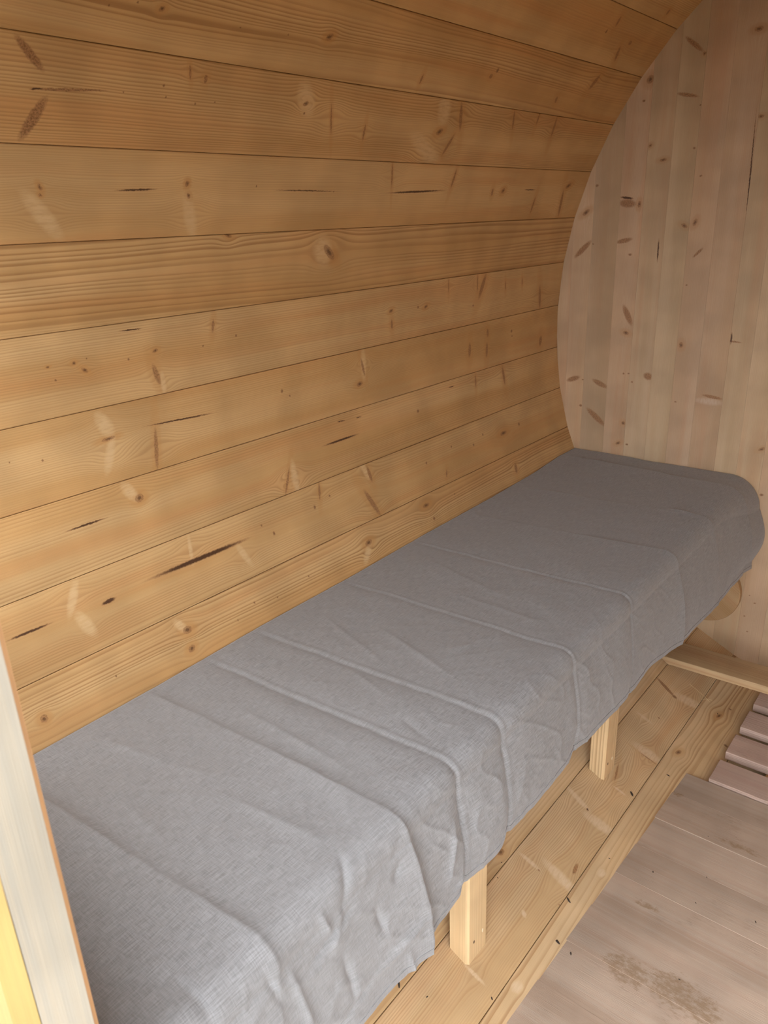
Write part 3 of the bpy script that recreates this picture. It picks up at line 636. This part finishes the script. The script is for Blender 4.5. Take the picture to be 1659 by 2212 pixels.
lay = bm.loops.layers.uv.new('UVMap')
f_ = uv_along('x')
for f in bm.faces:
    for l in f.loops: l[lay].uv = f_(l.vert.co, f.normal)
me = bpy.data.meshes.new('cross_plank'); bm.to_mesh(me); bm.free()
cp = link('cross_plank', me, plank_mat)
tag(cp, 'pale spruce plank lying crosswise over the barrel floor just in front of the back wall', 'plank')

# ---------------------------------------------------------------- duckboard of spaced slats
duck = tag(empty('duckboard', (0, -.30, -.957)), 'duckboard of spaced pinkish weathered slats behind the floor boards', 'duckboard')
for i in range(5):
    sm = wood('slat_wood_%d' % i, seed=170 + i * 1.9, light=(.60, .45, .365), dark=(.50, .355, .28), ring=(.30, .20, .15), freq=190, strength=.45, wobble=.004, rough=.7, tint=.35,
              grey=.3)
    y0 = -.553 + i * .1195
    xl = -.286 + (.002 if i else 0)
    if i == 4: continue
    sl = rel(prism('slat', [(y0, -.9555), (y0 + .083, -.9555), (y0 + .083, -.9345), (y0, -.9345)], 'x', xl, .286, sm, duck, uvf=uv_along('x', i * 2.0), bevel=.0009), duck)
for xx in (-.17, .17):
    rel(prism('batten', [(xx - .02, -.975), (xx + .02, -.975), (xx + .02, -.956), (xx - .02, -.956)], 'y', -.55, -.115, bench_mat, duck, uvf=uv_along('y')), duck)

# ---------------------------------------------------------------- worn floor boards nearer the door
deck = tag(empty('floor_boards', (0, -1.2, -.95)), 'worn grey-brown floor boards laid crosswise inside the doorway, stained and dusty', 'floor boards')
STAINS = [(-.165, -1.115, .060, .040), (-.12, -1.12, .035, .035), (-.245, -1.125, .050, .035), (-.27, -.975, .030, .010), (-.17, -.72, .05, .010), (-.33, -.64, .022, .010)]
def deck_z(y): return -.9405 - .0117 * (y + .557)
def deck_x(y, z):
    return -(math.sqrt(max(0, 1 - z * z)) - .0012)
cuts = [-.557, -.640, -.741, -.838, -.935, -1.035, -1.135, -1.235, -1.335, -1.435, -1.535, -1.635, -1.735, -1.835, -1.940]
for i in range(len(cuts) - 1):
    a, b = cuts[i] - .00015, cuts[i + 1] + .00015
    k_ = .86 if i == 0 else 1.0  # board beside the duckboard painted darker for the shade across it
    marks_ = [('D', x_, y_, a_, b_, 0.0) for x_, y_, a_, b_ in STAINS if b - b_ * 1.3 < y_ < a + b_ * 1.3]
    dm = wood('deck_wood_%d' % i, marks=marks_, seed=200 + (i if i < 4 else 4 + (i - 4) * .02) * 1.3, light=(.50 * k_, .385 * k_, .29 * k_), dark=(.39 * k_, .285 * k_, .205 * k_), ring=(.47, .39, .31), freq=60 if i < 4 else 45,
              strength=.30, wobble=.003, rough=.75, tint=.3, grey=1.0)
    bm = bmesh.new(); vs = []
    for yy in (b, a):
        for (dz) in (0.0, -.012):
            z = deck_z(yy) + dz + (0 if dz else [.0, .0004, -.0003, .0002][i % 4])
            for s_ in (1, -1):
                vs.append(bm.verts.new((s_ * deck_x(yy, z), yy, z)))
    q = vs
    for ff in ((0, 1, 5, 4), (2, 6, 7, 3), (0, 4, 6, 2), (1, 3, 7, 5), (0, 2, 3, 1), (4, 5, 7, 6)):
        bm.faces.new([q[j] for j in ff])
    bmesh.ops.recalc_face_normals(bm, faces=bm.faces)
    bmesh.ops.bevel(bm, geom=list(bm.edges), offset=.0007 if i < 4 else .0002, segments=1, affect='EDGES')
    lay = bm.loops.layers.uv.new('UVMap')
    for f in bm.faces:
        for l in f.loops: l[lay].uv = (l.vert.co.x, l.vert.co.y + (0 if abs(f.normal.z) > .5 else l.vert.co.z))
    me = bpy.data.meshes.new('floor_board'); bm.to_mesh(me); bm.free()
    o = link('floor_board', me, dm, deck); o.location = -deck.location

# ---------------------------------------------------------------- bits of debris
chip_mat = plain('dark_chip', (.035, .022, .014), .7)
def chip(x, y, z, size, seed, slope):
    r = random.Random(seed)
    bm = bmesh.new(); n = 7
    L, w = size * .5, size * r.uniform(.14, .26)
    a = r.uniform(0, PI)
    top, bot = [], []
    for i in range(n):
        t = 2 * PI * i / n
        px, py = L * math.cos(t) * r.uniform(.8, 1.15), w * math.sin(t) * r.uniform(.7, 1.3)
        qx, qy = px * math.cos(a) - py * math.sin(a), px * math.sin(a) + py * math.cos(a)
        bot.append(bm.verts.new((qx, qy, qx * slope + .0003))); top.append(bm.verts.new((qx * .75, qy * .75, qx * .75 * slope + .0003 + size * .12)))
    bm.faces.new(bot[::-1]); bm.faces.new(top)
    for i in range(n): bm.faces.new((bot[i], bot[(i + 1) % n], top[(i + 1) % n], top[i]))
    me = bpy.data.meshes.new('debris_chip'); bm.to_mesh(me); bm.free()
    o = link('debris_chip', me, chip_mat); o.location = (x, y, z)
    return o
DEB = [(-0.400, -0.727, .0125, 'S'), (-0.385, -1.064, .0121, 'S'), (-0.363, -1.151, .0100, 'S'), (-0.447, -0.853, .0050, 'S'), (-0.362, -0.603, .0084, 'S'), (-0.506, -1.429, .0088, 'S'),
       (-0.396, -1.322, .0055, 'S'), (-0.368, -0.917, .0043, 'S'), (-0.494, -1.143, .0039, 'S'), (-0.504, -1.112, .0033, 'S'), (-0.467, -1.406, .0045, 'S'), (-0.346, -0.290, .0050, 'S'),
       (-0.288, -0.890, .0054, 'D'), (-0.200, -0.840, .0043, 'D'), (-0.097, -0.890, .0063, 'D'), (-0.167, -1.089, .0045, 'D'), (-0.232, -0.729, .0034, 'D'), (-0.197, -0.914, .0042, 'D'), (-.335, -1.156, .008, 'D')]
big = {0: 'longest black splinter of debris on the floor stave beside the far bench leg', 1: 'black chip of debris at the stave joint, to the right of the near bench leg',
       2: 'black chip at the left edge of the worn floor boards', 4: 'small black chip near the corner where the worn boards meet the duckboard', 5: 'brown chip by the lowest hanging end of the cloth hem',
       18: 'dark sliver on the worn boards right beside the stave floor'}
SPECK = {3: 'tiny dark speck on the floor stave just below the far bench leg', 6: 'tiny dark speck on the floor stave to the lower right of the near bench leg',
         7: 'tiny dark speck on the narrow strip of stave beside the worn boards, between the legs', 8: 'tiny dark speck on the stave close behind the near bench leg',
         9: 'tiny dark speck on the stave under the cloth hem, beyond the near bench leg', 10: 'tiny dark speck on the stave below the foot of the near bench leg',
         11: 'tiny dark speck on the stave left of the duckboard, below the crosswise plank', 12: 'tiny dark speck on the left half of the worn boards, above the large brown stain',
         13: 'tiny dark speck near the middle of the worn boards, upper one of two close specks', 14: 'largest dark speck on the right-hand side of the worn boards',
         15: 'tiny dark speck on the worn boards at the brown stain in the lower right', 16: 'tiny dark speck on the second worn board from the duckboard',
         17: 'tiny dark speck near the middle of the worn boards, lower one of two close specks'}
for n, (x, y, sz_, on_) in enumerate(DEB):
    if on_ == 'S':
        z = stave_z(x); slope = (stave_z(x + .003) - stave_z(x - .003)) / .006
    else:
        z = deck_z(y) + .0006; slope = 0
    c = chip(x, y, z, sz_, n, slope)
    if n in big: tag(c, big[n], 'debris')
    else: tag(c, SPECK[n], 'debris', 'specks on the floor staves' if on_ == 'S' else 'specks on the worn floor boards')
# two wisps of straw under the crosswise plank
straw_mat = plain('straw', (.78, .62, .34), .6)
for n, (pts, lb) in enumerate((([(-.432, -.258, .003), (-.415, -.262, .006), (-.392, -.262, .004), (-.375, -.266, .002)], 'long pale wood fibre curling out in front of the crosswise plank'),
                               ([(-.392, -.278, .002), (-.382, -.265, .006), (-.372, -.258, .004)], 'short pale wood fibre beside the longer one, in front of the crosswise plank'))):
    cu = bpy.data.curves.new('wood_fibre', 'CURVE'); cu.dimensions = '3D'; cu.bevel_depth = .0004; cu.bevel_resolution = 1
    sp_ = cu.splines.new('NURBS'); sp_.points.add(len(pts) - 1)
    for j, (x, y, dz) in enumerate(pts): sp_.points[j].co = (x, y, stave_z(x) + dz, 1)
    sp_.use_endpoint_u = True; sp_.order_u = 3
    cu.materials.append(straw_mat)
    tmp = bpy.data.objects.new('fibre_curve', cu); COL.objects.link(tmp)
    me = bpy.data.meshes.new_from_object(tmp.evaluated_get(bpy.context.evaluated_depsgraph_get())); me.name = 'wood_fibre'
    bpy.data.objects.remove(tmp); bpy.data.curves.remove(cu)
    o = link('wood_fibre', me); me.materials.clear(); me.materials.append(straw_mat); tag(o, lb, 'wood fibre')
